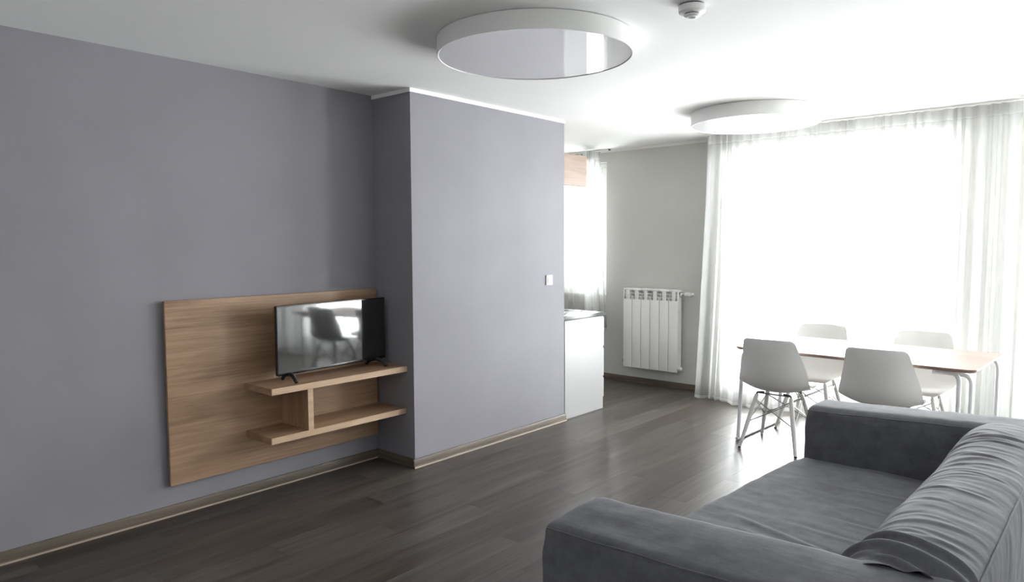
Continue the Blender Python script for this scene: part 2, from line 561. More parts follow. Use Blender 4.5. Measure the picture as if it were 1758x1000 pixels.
# windows: frame, sashes and panes set back in the opening
def window(n, sashes, label):
    x0, x1, z0, z1 = WIN[n]
    wy = WY[n]
    y0, y1 = wy + 0.10, wy + 0.17
    root = bpy.data.objects.new('window_' + n, None)
    root.location = ((x0 + x1) / 2, wy + 0.13, z0)
    COL.objects.link(root)
    struct(root, label, 'window')
    L = tuple(root.location)
    f = 0.055
    m = MB()
    m.box(x0, x0 + f, y0, y1, z0, z1, 0.004, 1).box(x1 - f, x1, y0, y1, z0, z1, 0.004, 1)
    m.box(x0 + f, x1 - f, y0, y1, z0, z0 + f, 0.004, 1).box(x0 + f, x1 - f, y0, y1, z1 - f, z1, 0.004, 1)
    fr = m.build('window_frame', 'sill', root, loc=L)
    if z0 > 0.5:
        MB().box(x0 + 0.001, x1 - 0.001, wy + 0.002, y0, z0 + 0.0005, z0 + 0.02, 0.004, 2).build('window_sill', 'sill', root, loc=L)
    wdt = (x1 - x0 - 2 * f) / sashes
    for i in range(sashes):
        a, c = x0 + f + i * wdt + 0.003, x0 + f + (i + 1) * wdt - 0.003
        s = 0.06
        m = MB()
        ya, yb = y0 - 0.012, y1 - 0.02
        m.box(a, a + s, ya, yb, z0 + f, z1 - f, 0.005, 1).box(c - s, c, ya, yb, z0 + f, z1 - f, 0.005, 1)
        m.box(a + s, c - s, ya, yb, z0 + f, z0 + f + s, 0.005, 1).box(a + s, c - s, ya, yb, z1 - f - s, z1 - f, 0.005, 1)
        so = m.build('sash', 'sill', root, loc=L)
        MB().box(a + s, c - s, y0 + 0.02, y0 + 0.026, z0 + f + s, z1 - f - s).build('pane', 'glass', so, smooth=0, loc=L)
window('1', 2, 'wide floor-length window behind the dining table')
window('2', 1, 'kitchen window beside the wall cabinets')
window('3', 1, 'added floor-length window behind the curtain at the right edge')  # added window, itself unseen, lighting the right edge curtain from behind

# ------------------------------------------------------------------ curtains
def curtain(name, x0, x1, y, z1, z0, folds, label, flare=(0, 0), seed=0, amp=(0.014, 0.026), curl=0.0, mat='sheer'):
    root = thing(name, ((x0 + x1) / 2, y, z0), label, 'curtain')
    L = tuple(root.location)
    rnd = random.Random(seed)
    ph = [rnd.uniform(0, 6.28) for _ in range(6)]
    def warp(u):
        return u + 0.25 / folds * math.sin(2 * math.pi * u * folds * 0.31 + ph[0]) + 0.18 / folds * math.sin(2 * math.pi * u * folds * 0.17 + ph[1])
    def pos(u, t, off=0.0):          # t: 0 top, 1 hem
        z = z1 + (z0 - z1) * t
        e = t ** 1.4
        xl, xr = x0 + flare[0] * e, x1 + flare[1] * e
        x = xl + (xr - xl) * u
        uu = warp(u)
        a = amp[0] + (amp[1] - amp[0]) * t
        s = math.sin(2 * math.pi * folds * uu)
        sq = math.tanh(2.2 * s)
        low = math.sin(2 * math.pi * folds * 0.5 * uu + ph[2]) * 0.5 + math.sin(2 * math.pi * folds * 0.23 * uu + ph[3]) * 0.5
        k = smoothstep(0.05, 0.6, t)
        yy = y + a * (sq * (1 - k) + s * 0.75 * k + low * k)
        x += 0.35 * a * math.sin(4 * math.pi * folds * uu) * (1 - 0.5 * k)
        if curl:                     # hem trails on the floor and swings a little
            q = smoothstep(0.86, 1.0, t)
            yy -= curl * q * (0.5 + 0.5 * math.sin(9 * u + ph[4])) * smoothstep(0.0, 0.12, u)
            z += 0.012 * q * math.sin(21 * u + ph[5])
        return (x, yy - off, z)
    n = int(folds * 14)
    tz = 0.085 / (z1 - z0)
    MB().grid(lambda u, v: pos(u, v), n, 36).build('drape', mat, root, smooth=180, fix=False, loc=L)
    MB().grid(lambda u, v: pos(u, v * tz, 0.004), n, 3).build('heading_tape', 'tape', root, smooth=180, fix=False, loc=L)
    hz = 1 - 0.03 / (z1 - z0)
    MB().grid(lambda u, v: pos(u, hz + (1 - hz) * v, 0.003), n, 2).build('hem', 'tape', root, smooth=180, fix=False, loc=L)
    return root

def track(x0, x1, y, label):
    root = thing('curtain_track', ((x0 + x1) / 2, y, H - 0.016), label, 'curtain track')
    L = tuple(root.location)
    MB().box(x0, x1, y - 0.011, y + 0.011, H - 0.014, H - 0.0005, 0.003, 1).build('rail', 'white_trim', root, loc=L)
    for x in (x0, x1):
        MB().box(x - 0.008, x + 0.008, y - 0.013, y + 0.013, H - 0.017, H - 0.0005, 0.003, 1).build('end_cap', 'dark_grey' if x == x1 and x1 < 0 else 'white_trim', root, loc=L)
track(0.93, 3.42, 6.335, 'white ceiling curtain track above the wide window')
track(-1.15, -0.32, 6.62, 'white ceiling curtain track above the kitchen window')
track(3.40, 5.00, 6.21, 'white ceiling curtain track above the right edge window')
curtain('sheer_curtain', 0.955, 3.400, 6.335, H - 0.018, 0.012, 30, 'wide sheer white floor-length curtain behind the dining table', flare=(-0.10, -0.01), seed=3, curl=0.04)
curtain('sheer_curtain', -1.10, -0.43, 6.62, H - 0.018, 0.55, 11, 'sheer white curtain over the kitchen window behind the wall cabinets', flare=(0.0, 0.085), seed=5, amp=(0.012, 0.02))
curtain('sheer_curtain', -0.585, -0.425, 6.50, H - 0.018, 0.55, 5, 'narrow gathered sheer curtain hanging at the right of the kitchen window', flare=(0.03, 0.085), seed=21, amp=(0.012, 0.022), mat='voile')
curtain('sheer_curtain', 3.435, 4.98, 6.21, H - 0.018, 0.012, 17, 'sheer white curtain at the right edge of the room', flare=(-0.03, 0.0), seed=9)

# ------------------------------------------------------------------ television wall unit
UY0, UY1 = 1.675, 3.127
unit = thing('tv_wall_unit', (0.0, 2.4, 0.175), 'oak wall panel with two shelves and a divider below the television', 'wall unit')
L = tuple(unit.location)
MB().box(0.012, 0.032, UY0, UY1, 0.175, 1.213, 0.0015, 1).build('back_panel', 'oak_y', unit, loc=L)
for yy in (UY0 + 0.08, UY1 - 0.12):
    MB().box(0.0005, 0.012, yy, yy + 0.05, 0.25, 1.15).build('mounting_batten', 'oak_z', unit, loc=L, smooth=0)
for z0, z1, d in ((0.655, 0.693, 0.335), (0.364, 0.402, 0.320)):
    m = MB().box(0.032, d - 0.0015, 2.130, PY0 - 0.001, z0, z1, 0.001, 1)
    s = m.build('shelf', 'oak_y', unit, loc=L)
    MB().box(d - 0.0015, d, 2.131, PY0 - 0.0015, z0 + 0.0006, z1 - 0.0006).build('edge_band', 'oak_edge', s, loc=L, smooth=0)
dv = MB().box(0.032, 0.3215, 2.374, 2.412, 0.402, 0.655, 0.001, 1).build('divider', 'oak_z', unit, loc=L)
MB().box(0.3215, 0.323, 2.375, 2.411, 0.402, 0.655).build('edge_band', 'oak_edge', dv, loc=L, smooth=0)

# ------------------------------------------------------------------ television
TVW, TVZ0, TVZ1 = 0.868, 0.738, 1.157
tv = thing('television', (0.182, 2.672, 0.693), 'black flat-screen television on the upper oak shelf', 'television', rz=R(4.8))
hw = TVW / 2
z0, z1 = TVZ0 - 0.693, TVZ1 - 0.693
MB().box(-0.022, 0.0, -hw, hw, z0, z1, 0.004, 2).box(-0.055, -0.022, -hw * 0.72, hw * 0.72, z0 + 0.02, z1 - 0.10, 0.012, 2).build('housing', 'black_matt', tv)
m = MB()
bz = 0.008
m.box(0.0, 0.004, -hw, hw, z1 - bz, z1, 0.001, 1).box(0.0, 0.004, -hw, -hw + bz, z0, z1 - bz, 0.001, 1).box(0.0, 0.004, hw - bz, hw, z0, z1 - bz, 0.001, 1)
m.build('bezel', 'black_gloss', tv)
MB().box(0.0, 0.006, -hw, hw, z0, z0 + 0.015, 0.002, 2).build('lower_bezel', 'chrome', tv).data.materials[0] = M['black_gloss']
MB().box(0.0, 0.0022, -hw + bz, hw - bz, z0 + 0.015, z1 - bz).build('screen', 'screen', tv, smooth=0)
for s in (-1, 1):
    yc = s * (hw - 0.085)
    m = MB()
    m.tube(arc_path([(-0.085, yc - s * 0.01, 0.006), (-0.055, yc, 0.035), (0.0, yc, z0 + 0.004), (0.055, yc + s * 0.012, 0.040), (0.085, yc + s * 0.016, 0.006)], 0.03), [0.010] * 1 + [0.0125] * 21 + [0.011] * 1, 8)
    m.build('leg', 'black_matt', tv)

# ------------------------------------------------------------------ light switch
sw = thing('light_switch', (PX, 4.622, 1.18), 'square white light switch on the projecting mauve wall', 'switch')
L = (PX, 4.622, 1.18)
MB().box(PX + 0.0005, PX + 0.010, 4.582, 4.662, 1.18, 1.26, 0.003, 2).build('plate', 'white_plastic', sw, loc=L)
MB().box(PX + 0.010, PX + 0.015, 4.594, 4.650, 1.192, 1.248, 0.0025, 2).build('rocker', 'white_plastic', sw, loc=L)

# ------------------------------------------------------------------ ceiling lamps and smoke detector
def ceiling_lamp(x, y, r, h, label):
    t = thing('ceiling_lamp', (x, y, H - h), label, 'lamp', group='round drum lamps on the ceiling')
    L = tuple(t.location)
    zt, zb = H - 0.003, H - h
    m = MB().lathe([(r - 0.06, zt), (r, zt), (r, zb + 0.002), (r - 0.002, zb), (r - 0.008, zb), (r - 0.010, zb + 0.002), (r - 0.010, zt - 0.02), (r - 0.06, zt - 0.02)], x, y, 128, closed=True)
    m.build('drum', 'lamp_body', t, loc=L)
    MB().lathe([(r - 0.010, zb + 0.004), (r - 0.011, zb + 0.003)], x, y, 128).disc(r - 0.0105, zb + 0.0035, x, y, 128).build('diffuser', 'diffuser', t, loc=L, smooth=0, fix=False)
    MB().lathe([(0.0005, H - 0.0005), (0.12, H - 0.0005), (0.12, zt - 0.035), (0.0005, zt - 0.035)], x, y, 32).build('mounting_plate', 'lamp_body', t, loc=L)
    MB().box(x - r + 0.04, x + r - 0.04, y - 0.02, y + 0.02, zt - 0.016, zt - 0.004).build('crossbar', 'lamp_body', t, loc=L, smooth=0)
ceiling_lamp(1.700, 2.850, 0.495, 0.088, 'large round white drum lamp on the ceiling, nearest the camera')
ceiling_lamp(1.744, 5.529, 0.484, 0.105, 'round white drum lamp on the ceiling near the curtained window')

sd = thing('smoke_detector', (2.545, 2.89, H - 0.055), 'small round white smoke detector on the ceiling', 'smoke detector')
L = tuple(sd.location)
x, y = 2.545, 2.89
MB().lathe([(0.0005, H - 0.0005), (0.052, H - 0.0005), (0.052, H - 0.006), (0.0005, H - 0.006)], x, y, 48).build('base', 'dark_grey', sd, loc=L)
MB().lathe([(0.0005, H - 0.006), (0.056, H - 0.006), (0.057, H - 0.009), (0.057, H - 0.032), (0.052, H - 0.037), (0.036, H - 0.039), (0.0005, H - 0.039)], x, y, 48).build('housing', 'white_plastic', sd, loc=L)
MB().lathe([(0.0005, H - 0.039), (0.031, H - 0.039), (0.031, H - 0.043), (0.0005, H - 0.043)], x, y, 48).build('vent_ring', 'dark_grey', sd, loc=L)
MB().lathe([(0.0005, H - 0.043), (0.034, H - 0.043), (0.034, H - 0.049), (0.028, H - 0.054), (0.017, H - 0.055), (0.016, H - 0.052), (0.0005, H - 0.052)], x, y, 48).build('cap', 'white_plastic', sd, loc=L)
MB().lathe([(0.0005, H - 0.0525), (0.0145, H - 0.0525), (0.013, H - 0.054), (0.0005, H - 0.0545)], x, y, 32).build('sensor_lens', 'dark_grey', sd, loc=L)

# ------------------------------------------------------------------ radiator
rad = thing('radiator', (0.23, RY - 0.09, 0.19), 'white six-section radiator on the grey wall', 'radiator')
L = tuple(rad.location)
RX0, RX1, RZ0, RZ1 = -0.095, 0.557, 0.188, 1.040
RW = (RX1 - RX0) / 6
yf = RY - 0.135
for i in range(6):
    a, c = RX0 + i * RW + 0.002, RX0 + (i + 1) * RW - 0.002
    xm = (a + c) / 2
    m = MB()
    m.box(a, c, yf, yf + 0.012, RZ0, RZ1 - 0.115, 0.005, 2)                 # front plate
    m.box(xm - 0.016, xm + 0.016, yf + 0.012, yf + 0.095, RZ0 + 0.02, RZ1 - 0.02, 0.006, 1)  # water way
    m.box(a + 0.012, c - 0.012, yf + 0.078, yf + 0.092, RZ0 + 0.04, RZ1 - 0.05, 0.003, 1)   # rear fin
    m.box(a + 0.004, a + 0.010, yf + 0.012, yf + 0.09, RZ0 + 0.05, RZ1 - 0.08)
    m.box(c - 0.010, c - 0.004, yf + 0.012, yf + 0.09, RZ0 + 0.05, RZ1 - 0.08)
    sec = m.build('section', 'rad_white', rad, loc=L)
    g = MB()
    g.box(a, c, yf + 0.002, yf + 0.095, RZ1 - 0.022, RZ1, 0.006, 2)           # top
    for k in range(2):
        zz = RZ1 - 0.056 - k * 0.034
        g.box(a - 0.002, c + 0.002, yf + 0.012 + k * 0.004, yf + 0.034 + k * 0.004, zz, zz + 0.008, 0.002, 1)
    g.box(xm - 0.021, xm + 0.021, yf + 0.003, yf + 0.030, RZ1 - 0.118, RZ1 - 0.018, 0.006, 2)
    if i in (0, 5):
        e = a if i == 0 else c - 0.010
        g.box(e, e + 0.010, yf + 0.003, yf + 0.030, RZ1 - 0.118, RZ1 - 0.018, 0.003, 1)
    g.build('grille', 'rad_white', sec, loc=L)
zv = RZ1 - 0.045
m = MB().tube([(RX1 - 0.04, yf + 0.055, zv), (RX1 + 0.045, yf + 0.055, zv)], 0.013, 12)
m.box(RX1 + 0.0, RX1 + 0.018, yf + 0.037, yf + 0.073, zv - 0.018, zv + 0.018, 0.004, 1)
v = m.build('valve', 'chrome', rad, loc=L)
MB().tube([(RX1 + 0.045, yf + 0.055, zv), (RX1 + 0.052, yf + 0.055, zv), (RX1 + 0.058, yf + 0.055, zv), (RX1 + 0.105, yf + 0.055, zv), (RX1 + 0.112, yf + 0.055, zv), (RX1 + 0.140, yf + 0.055, zv), (RX1 + 0.146, yf + 0.055, zv)], [0.012, 0.022, 0.025, 0.025, 0.018, 0.018, 0.012], 20).build('thermostat_head', 'white_plastic', v, loc=L)
MB().tube([(RX1 + 0.03, yf + 0.055, zv), (RX1 + 0.03, RY - 0.001, zv)], 0.009, 10).build('pipe', 'white_plastic', rad, loc=L)
MB().tube([(RX1 - 0.03, yf + 0.05, RZ0 + 0.035), (RX1 + 0.02, yf + 0.05, RZ0 + 0.035), (RX1 + 0.028, yf + 0.05, RZ0 + 0.035)], [0.02, 0.02, 0.013], 14).build('plug', 'white_plastic', rad, loc=L)
MB().tube([(RX0 + 0.03, yf + 0.05, RZ0 + 0.055), (RX0 - 0.028, yf + 0.05, RZ0 + 0.055), (RX0 - 0.034, yf + 0.05, RZ0 + 0.055)], [0.012, 0.012, 0.007], 14).build('plug', 'steel_wire', rad, loc=L)
for xx in (RX0 + RW, RX1 - RW):
    MB().box(xx - 0.012, xx + 0.012, yf + 0.08, RY - 0.001, RZ1 - 0.12, RZ1 - 0.09).build('bracket', 'rad_white', rad, loc=L, smooth=0)

# ------------------------------------------------------------------ kitchen
KX = 0.392
KY0, KY1 = PY1 + 0.022, 5.440
kc = thing('kitchen_cabinet', (-0.1, 5.13, 0), 'white kitchen base cabinet end beside the mauve wall block', 'cabinet')
L = tuple(kc.location)
MB().box(KX - 0.018, KX, KY0, KY1, 0.0, 0.856, 0.0008, 1).build('end_panel', 'white_gloss', kc, loc=L)
MB().box(-1.2, KX - 0.018, KY0, KY1 - 0.03, 0.10, 0.854).build('body', 'white_gloss', kc, loc=L, smooth=0)
MB().box(-1.2, KX - 0.018, KY1 - 0.075, KY1 - 0.06, 0.0, 0.10).build('plinth', 'white_gloss', kc, loc=L, smooth=0)
for j in range(2):
    xa = -1.198 + j * 0.795
    for za, zb in ((0.105, 0.285), (0.300, 0.560), (0.580, 0.848)):
        d = MB().box(xa, xa + 0.79, KY1 - 0.028, KY1 + 0.004 + 0.018, za, zb, 0.0015, 1).build('drawer', 'white_gloss', kc, loc=L)
        MB().box(xa + 0.05, xa + 0.74, KY1 + 0.022, KY1 + 0.032, zb - 0.012, zb - 0.002, 0.001, 1).build('handle', 'chrome', d, loc=L)
wt = MB().box(-1.2, KX + 0.006, PY1 + 0.001, KY1 + 0.028, 0.857, 0.891, 0.002, 2).build('worktop', 'worktop', loc=(-0.1, 5.13, 0.857))
tag(wt, 'dark grey worktop lying on the white base cabinet', 'worktop')
hb = thing('hob', (0.03, 5.13, 0.891), 'flat glass hob set on the grey worktop', 'hob')
L = tuple(hb.location)
MB().box(-0.26, 0.32, 4.92, 5.38, 0.8915, 0.8965, 0.0015, 2).build('glass_plate', 'hob', hb, loc=L)
for cx, cy, rr in ((-0.11, 5.03, 0.08), (-0.11, 5.26, 0.10), (0.17, 5.03, 0.10), (0.17, 5.26, 0.08)):
    MB().lathe([(rr - 0.003, 0.8966), (rr, 0.8969), (rr + 0.003, 0.8966)], cx, cy, 48).build('cooking_zone', 'steel_wire', hb, loc=L)
MB().box(0.32, 0.324, 4.918, 5.382, 0.8915, 0.8975).build('steel_edge', 'chrome', hb, loc=L, smooth=0)

def wall_cab(name, label, z0, z1, mat, dmat):
    t = thing(name, (-0.2, 5.03, z0), label, 'wall cabinet', group=None)
    L = tuple(t.location)
    MB().box(-0.86, 0.36, PY1 + 0.001, 5.205, z0, z1, 0.001, 1).build('body', mat, t, loc=L)
    for j in range(2):
        a = -0.858 + j * 0.6095
        MB().box(a, a + 0.606, 5.207, 5.226, z0 + 0.001, z1 - 0.001, 0.001, 1).build('door', dmat, t, loc=L)
wall_cab('wall_cabinet', 'pale oak wall cabinet below the kitchen ceiling', 2.022, 2.288, 'oak_light', 'oak_y')
wall_cab('wall_cabinet', 'white wall cabinet under the pale oak one', 1.452, 2.020, 'white_gloss', 'white_gloss')

# ------------------------------------------------------------------ dining table
TX, TY, TZ, TROT = 2.575, 5.565, 0.735, R(-2.6)
tb = thing('dining_table', (TX, TY, 0), 'pale wood dining table with white tube legs in front of the window', 'table', rz=TROT)
LX, LY = 0.785, 0.455
def rrect(hx, hy, r, n=8):
    out = []
    for cx, cy, a0 in ((hx - r, hy - r, 0), (-hx + r, hy - r, 90), (-hx + r, -hy + r, 180), (hx - r, -hy + r, 270)):
        for k in range(n + 1):
            a = R(a0 + 90 * k / n)
            out.append((cx + r * math.cos(a), cy + r * math.sin(a)))
    return out
def slab(loops):
    vs, fs = [], []
    n = len(loops[0][0])
    for pts, z in loops:
        vs += [(px, py, z) for px, py in pts]
    for i in range(len(loops) - 1):
        for k in range(n):
            k2 = (k + 1) % n
            fs.append((i * n + k, i * n + k2, (i + 1) * n + k2, (i + 1) * n + k))
    fs.append(tuple(range(n))[::-1])
    fs.append(tuple((len(loops) - 1) * n + k for k in range(n)))
    return MB().add(vs, fs)
top = slab([(rrect(LX, LY, 0.06), TZ - 0.003), (rrect(LX, LY, 0.06), TZ - 0.001), (rrect(LX - 0.001, LY - 0.001, 0.06), TZ)]).build('tabletop', 'table_top', tb)
slab([(rrect(LX - 0.012, LY - 0.012, 0.055), TZ - 0.022), (rrect(LX - 0.001, LY - 0.001, 0.06), TZ - 0.012), (rrect(LX, LY, 0.06), TZ - 0.003)]).build('edge', 'table_edge', top)
for s in (-1, 1):
    xo = s * (LX - 0.045) if s < 0 else (LX - 0.10)
    xi = xo - s * 0.13
    yn, yf_ = -(LY - 0.07), (LY - 0.09) if s < 0 else LY - 0.02
    foot = xo + s * 0.03 if s < 0 else xo
    m = MB()
    m.tube(arc_path([(xi, yn, TZ - 0.036), (xo, yn, TZ - 0.036), (foot, yn, 0.018)], 0.07, 8), 0.0135, 12)
    m.build('leg', 'tube', tb)
    m = MB()
    xo2 = xo if s < 0 else LX - 0.03
    foot2 = foot if s < 0 else LX - 0.03
    m.tube(arc_path([(xi, yf_, TZ - 0.036), (xo2, yf_, TZ - 0.036), (foot2, yf_, 0.018)], 0.07, 8), 0.0135, 12)
    m.build('leg', 'tube', tb)
    MB().tube([(foot, yn - 0.02, 0.0135), (foot2, yf_ + 0.02, 0.0135)], 0.0133, 12).build('floor_bar', 'tube', tb)
    MB().tube([(xi, yn, TZ - 0.036), (xi, yf_, TZ - 0.036)], 0.0135, 12).build('under_bar', 'tube', tb)
MB().tube(arc_path([(LX - 0.30, -0.16, 0.655), (LX - 0.075, -0.16, 0.655), (LX - 0.075, -0.16, 0.018)], 0.06, 8), 0.0125, 12).build('inner_leg', 'tube', tb)
MB().tube([(-LX + 0.17, 0, TZ - 0.036), (LX - 0.23, 0, TZ - 0.036)], 0.012, 10).build('stretcher', 'tube', tb)

# ------------------------------------------------------------------ shell chairs
def catmull(pts, t):
    n = len(pts) - 1
    f = min(max(t * n, 0), n - 1e-6)
    i = int(f)
    u = f - i
    p0, p1, p2, p3 = pts[max(i - 1, 0)], pts[i], pts[i + 1], pts[min(i + 2, n)]
    return tuple(0.5 * ((2 * b) + (-a + c) * u + (2 * a - 5 * b + 4 * c - d) * u * u + (-a + 3 * b - 3 * c + d) * u ** 3) for a, b, c, d in zip(p0, p1, p2, p3))
# centre line (y, z), half width, forward/upward wrap of the rim
SHELL = [  # y,     z,     hw,    rim_y, rim_z
    (0.235, 0.418, 0.165, 0.000, 0.002),
    (0.205, 0.440, 0.205, 0.000, 0.006),
    (0.120, 0.438, 0.228, 0.000, 0.016),
    (0.020, 0.428, 0.240, 0.000, 0.030),
    (-0.075, 0.424, 0.250, 0.008, 0.050),
    (-0.150, 0.440, 0.258, 0.030, 0.056),
    (-0.200, 0.500, 0.252, 0.070, 0.040),
    (-0.228, 0.590, 0.236, 0.090, 0.020),
    (-0.248, 0.680, 0.216, 0.080, 0.006),
    (-0.264, 0.760, 0.198, 0.060, 0.000),
    (-0.273, 0.812, 0.184, 0.046, -0.003),
    (-0.276, 0.830, 0.158, 0.036, -0.003),
]
def shell_pt(u, v):
    y, z, hwid, ry, rz = catmull(SHELL, v)
    s = u * 2 - 1
    k = abs(s) ** 2.2
    return Vector((hwid * s, y + ry * k, z + rz * k))
def make_chair():
    t = thing('shell_chair', (0, 0, 0), 'x', 'chair')
    NU, NV = 28, 48
    th = 0.005
    P = [[shell_pt(i / NU, j / NV) for i in range(NU + 1)] for j in range(NV + 1)]
    def nrm(i, j):
        a = P[j][min(i + 1, NU)] - P[j][max(i - 1, 0)]
        b = P[min(j + 1, NV)][i] - P[max(j - 1, 0)][i]
        return a.cross(b).normalized()
    top, bot = [], []
    for j in range(NV + 1):
        for i in range(NU + 1):
            n = nrm(i, j)
            top.append(P[j][i] + n * th / 2)
            bot.append(P[j][i] - n * th / 2)
    W = NU + 1
    K = len(top)
    fs = []
    for j in range(NV):
        for i in range(NU):
            a, b, c, d = j * W + i, j * W + i + 1, (j + 1) * W + i + 1, (j + 1) * W + i
            fs += [(a, b, c, d), (K + d, K + c, K + b, K + a)]
    rim = [i for i in range(W)] + [j * W + NU for j in range(1, NV + 1)] + [NV * W + i for i in range(NU - 1, -1, -1)] + [j * W for j in range(NV - 1, 0, -1)]
    for a, b in zip(rim, rim[1:] + rim[:1]):
        fs.append((a, K + a, K + b, b))
    sh = MB().add(top + bot, fs).build('shell', 'chair_shell', t, smooth=60)
    legs = {}
    for sx in (-1, 1):
        for sy in (-1, 1):
            tp = Vector((sx * 0.125, sy * 0.105 - 0.005, 0.395))
            ft = Vector((sx * (0.205 if sy < 0 else 0.215), sy * 0.225 + 0.0, 0.004))
            mid = tp.lerp(ft, 0.35)
            lg = MB().tube([ft, ft.lerp(tp, 0.03), ft.lerp(tp, 0.5), tp.lerp(ft, 0.05), tp], [0.0105, 0.012, 0.0165, 0.015, 0.010], 12).build('leg', 'chair_leg', t)
            MB().tube([ft - Vector((0, 0, 0.004)), ft + Vector((0, 0, 0.006))], 0.011, 12).build('glide', 'black_matt', lg)
            MB().tube(arc_path([tp + Vector((0, 0, -0.010)), tp + Vector((0, 0, 0.014)), tp + Vector((-sx * 0.055, 0, 0.020))], 0.012, 4), 0.006, 8).build('bracket', 'black_matt', lg)
            legs[(sx, sy)] = (tp, ft)
    wire = MB()
    def at(k, f):
        return legs[k][0].lerp(legs[k][1], f)
    for a, b in (((-1, -1), (1, -1)), ((-1, 1), (1, 1)), ((-1, -1), (-1, 1)), ((1, -1), (1, 1))):
        MB().tube([at(a, 0.10), at(b, 0.52)], 0.0038, 6).build('cross_wire', 'steel_wire', t)
        MB().tube([at(b, 0.10), at(a, 0.52)], 0.0038, 6).build('cross_wire', 'steel_wire', t)
    for sy in (-1, 1):
        MB().tube([(-0.13, sy * 0.105 - 0.005, 0.405), (0.13, sy * 0.105 - 0.005, 0.405)], 0.005, 8).build('under_rail', 'steel_wire', t)
    return t
CH = [(2.085, 5.255, 0, 'white shell chair with its back to the sofa, at the left end of the table'),
      (2.800, 5.235, 0, 'white shell chair with its back to the sofa, just behind the grey sofa arm'),
      (2.095, 5.965, 180, 'white shell chair on the window side of the table, left of the two there'),
      (2.850, 5.945, 180, 'white shell chair on the window side of the table, right of the two there')]
proto = make_chair()
for i, (x, y, a, lab) in enumerate(CH):
    c = proto if i == 0 else copy_tree(proto)
    c.location = (x, y, 0)
    c.rotation_euler = (0, 0, R(a))
    tag(c, lab, 'chair', 'white shell chairs around the dining table')

# ------------------------------------------------------------------ sofa
SLEN = 2.27
sofa = thing('sofa', (3.2, 2.83, 0), 'dark grey fabric sofa with wide arms and wrinkled cover', 'sofa')
SL = tuple(sofa.location)
def sw_(a, b, z):
    """sofa plan: a = depth from the front edge, b = along the length from the near end"""
    F = 2.652 + 0.0625 * b
    K = 3.495 + 0.018 * b
    x = F + (K - F) * a / 0.85
    y = 1.695 + b + 0.05 * a * b / SLEN
    return Vector((x, y, z))
def nz(p, s, o=0.0):
    return noise.noise(Vector((p[0] * s + o, p[1] * s + o * 1.7, p[2] * s - o)))
def rounded(a0, a1, b0, b1, z0, z1, r, step, shape):
    """rounded box in sofa plan; shape(a,b,z,n) returns the displaced local point"""
    h = Vector(((a1 - a0) / 2, (b1 - b0) / 2, (z1 - z0) / 2))
    c = Vector(((a0 + a1) / 2, (b0 + b1) / 2, (z0 + z1) / 2))
    vs, fs, idx = [], [], {}
    def axis(hh):
        n = max(4, int(2 * (hh - r) / step))
        edge = [-hh, -hh + r * 0.3, -hh + r * 0.65]
        core = [-hh + r + (2 * hh - 2 * r) * k / n for k in range(n + 1)]
        return edge + core + [-e for e in edge[::-1]]
    ax = [axis(h.x), axis(h.y), axis(h.z)]
    def vert(p):
        key = tuple(round(q, 6) for q in p)
        if key in idx:
            return idx[key]
        inner = Vector([max(-h[i] + r, min(h[i] - r, p[i])) for i in range(3)])
        n = (Vector(p) - inner)
        # even the spacing over the round
        n = n.normalized()
        q = inner + n * r + c
        vs.append(shape(q.x, q.y, q.z, n))
        idx[key] = len(vs) - 1
        return idx[key]
    for k in range(3):
        i, j = (k + 1) % 3, (k + 2) % 3
        for s in (-1, 1):
            for u in range(len(ax[i]) - 1):
                for w_ in range(len(ax[j]) - 1):
                    quad = []
                    for du, dw in ((0, 0), (1, 0), (1, 1), (0, 1)):
                        p = [0, 0, 0]
                        p[k] = s * h[k]
                        p[i] = ax[i][u + du]
                        p[j] = ax[j][w_ + dw]
                        quad.append(vert(p))
                    fs.append(quad if s > 0 else quad[::-1])
    return MB().add(vs, fs)
def ridge(x):
    """a sharp fold with soft shoulders"""
    return math.exp(-x * x)

# arms
def arm_shape(far):
    def f(a, b, z, n):
        p = Vector((a, b, z))
        t = smoothstep(0.45, 0.68, z)
        z2 = z + t * (0.022 * a / 0.85 + (0.012 if far else 0.0))
        # the top is crowned toward the seat side, soft nose at the front
        if not far:
            z2 -= t * 0.018 * (1 - smoothstep(0.0, 0.22, b))
        q = sw_(a, b, z2)
        wr = 0.004 * nz(p, 5, 3.1) + 0.0022 * nz(p, 13, 7.7)
        # gathers near the front corner seams
        g = smoothstep(0.22, 0.0, a) * smoothstep(0.45, 0.62, z)
        wr += 0.004 * g * math.sin(38 * z + 21 * a + 3 * b)
        # long shallow sags down the sides
        wr += 0.003 * math.sin(9 * a + 5 * z + 2 * nz(p, 3, 1.0)) * (1 - abs(n.z))
        return q + Vector((n.x, n.y, n.z)) * wr
    return f
rounded(0.0, 1.13, 0.0, 0.305, 0.085, 0.662, 0.038, 0.022, arm_shape(False)).build('arm', 'fabric', sofa, smooth=180, loc=SL)
rounded(0.0, 1.13, SLEN - 0.275, SLEN, 0.085, 0.668, 0.055, 0.022, arm_shape(True)).build('arm', 'fabric', sofa, smooth=180, loc=SL)
# seam piping along the arms' top edges
for b_, zz in ((0.004, 0.634), (SLEN - 0.270, 0.655)):
    pts = []
    for k in range(60):
        a = 0.03 + 0.90 * k / 59
        far = b_ > 1
        z2 = zz + 0.022 * a / 0.85 + (0.005 if far else 0)
        q = sw_(a, b_, z2) + Vector((0, -0.0015, 0.0))
        q.z += 0.0012 * math.sin(23 * a) 
        pts.append(q)
    MB().tube(pts, 0.0028, 6).build('seam', 'fabric', sofa, loc=SL, smooth=180)

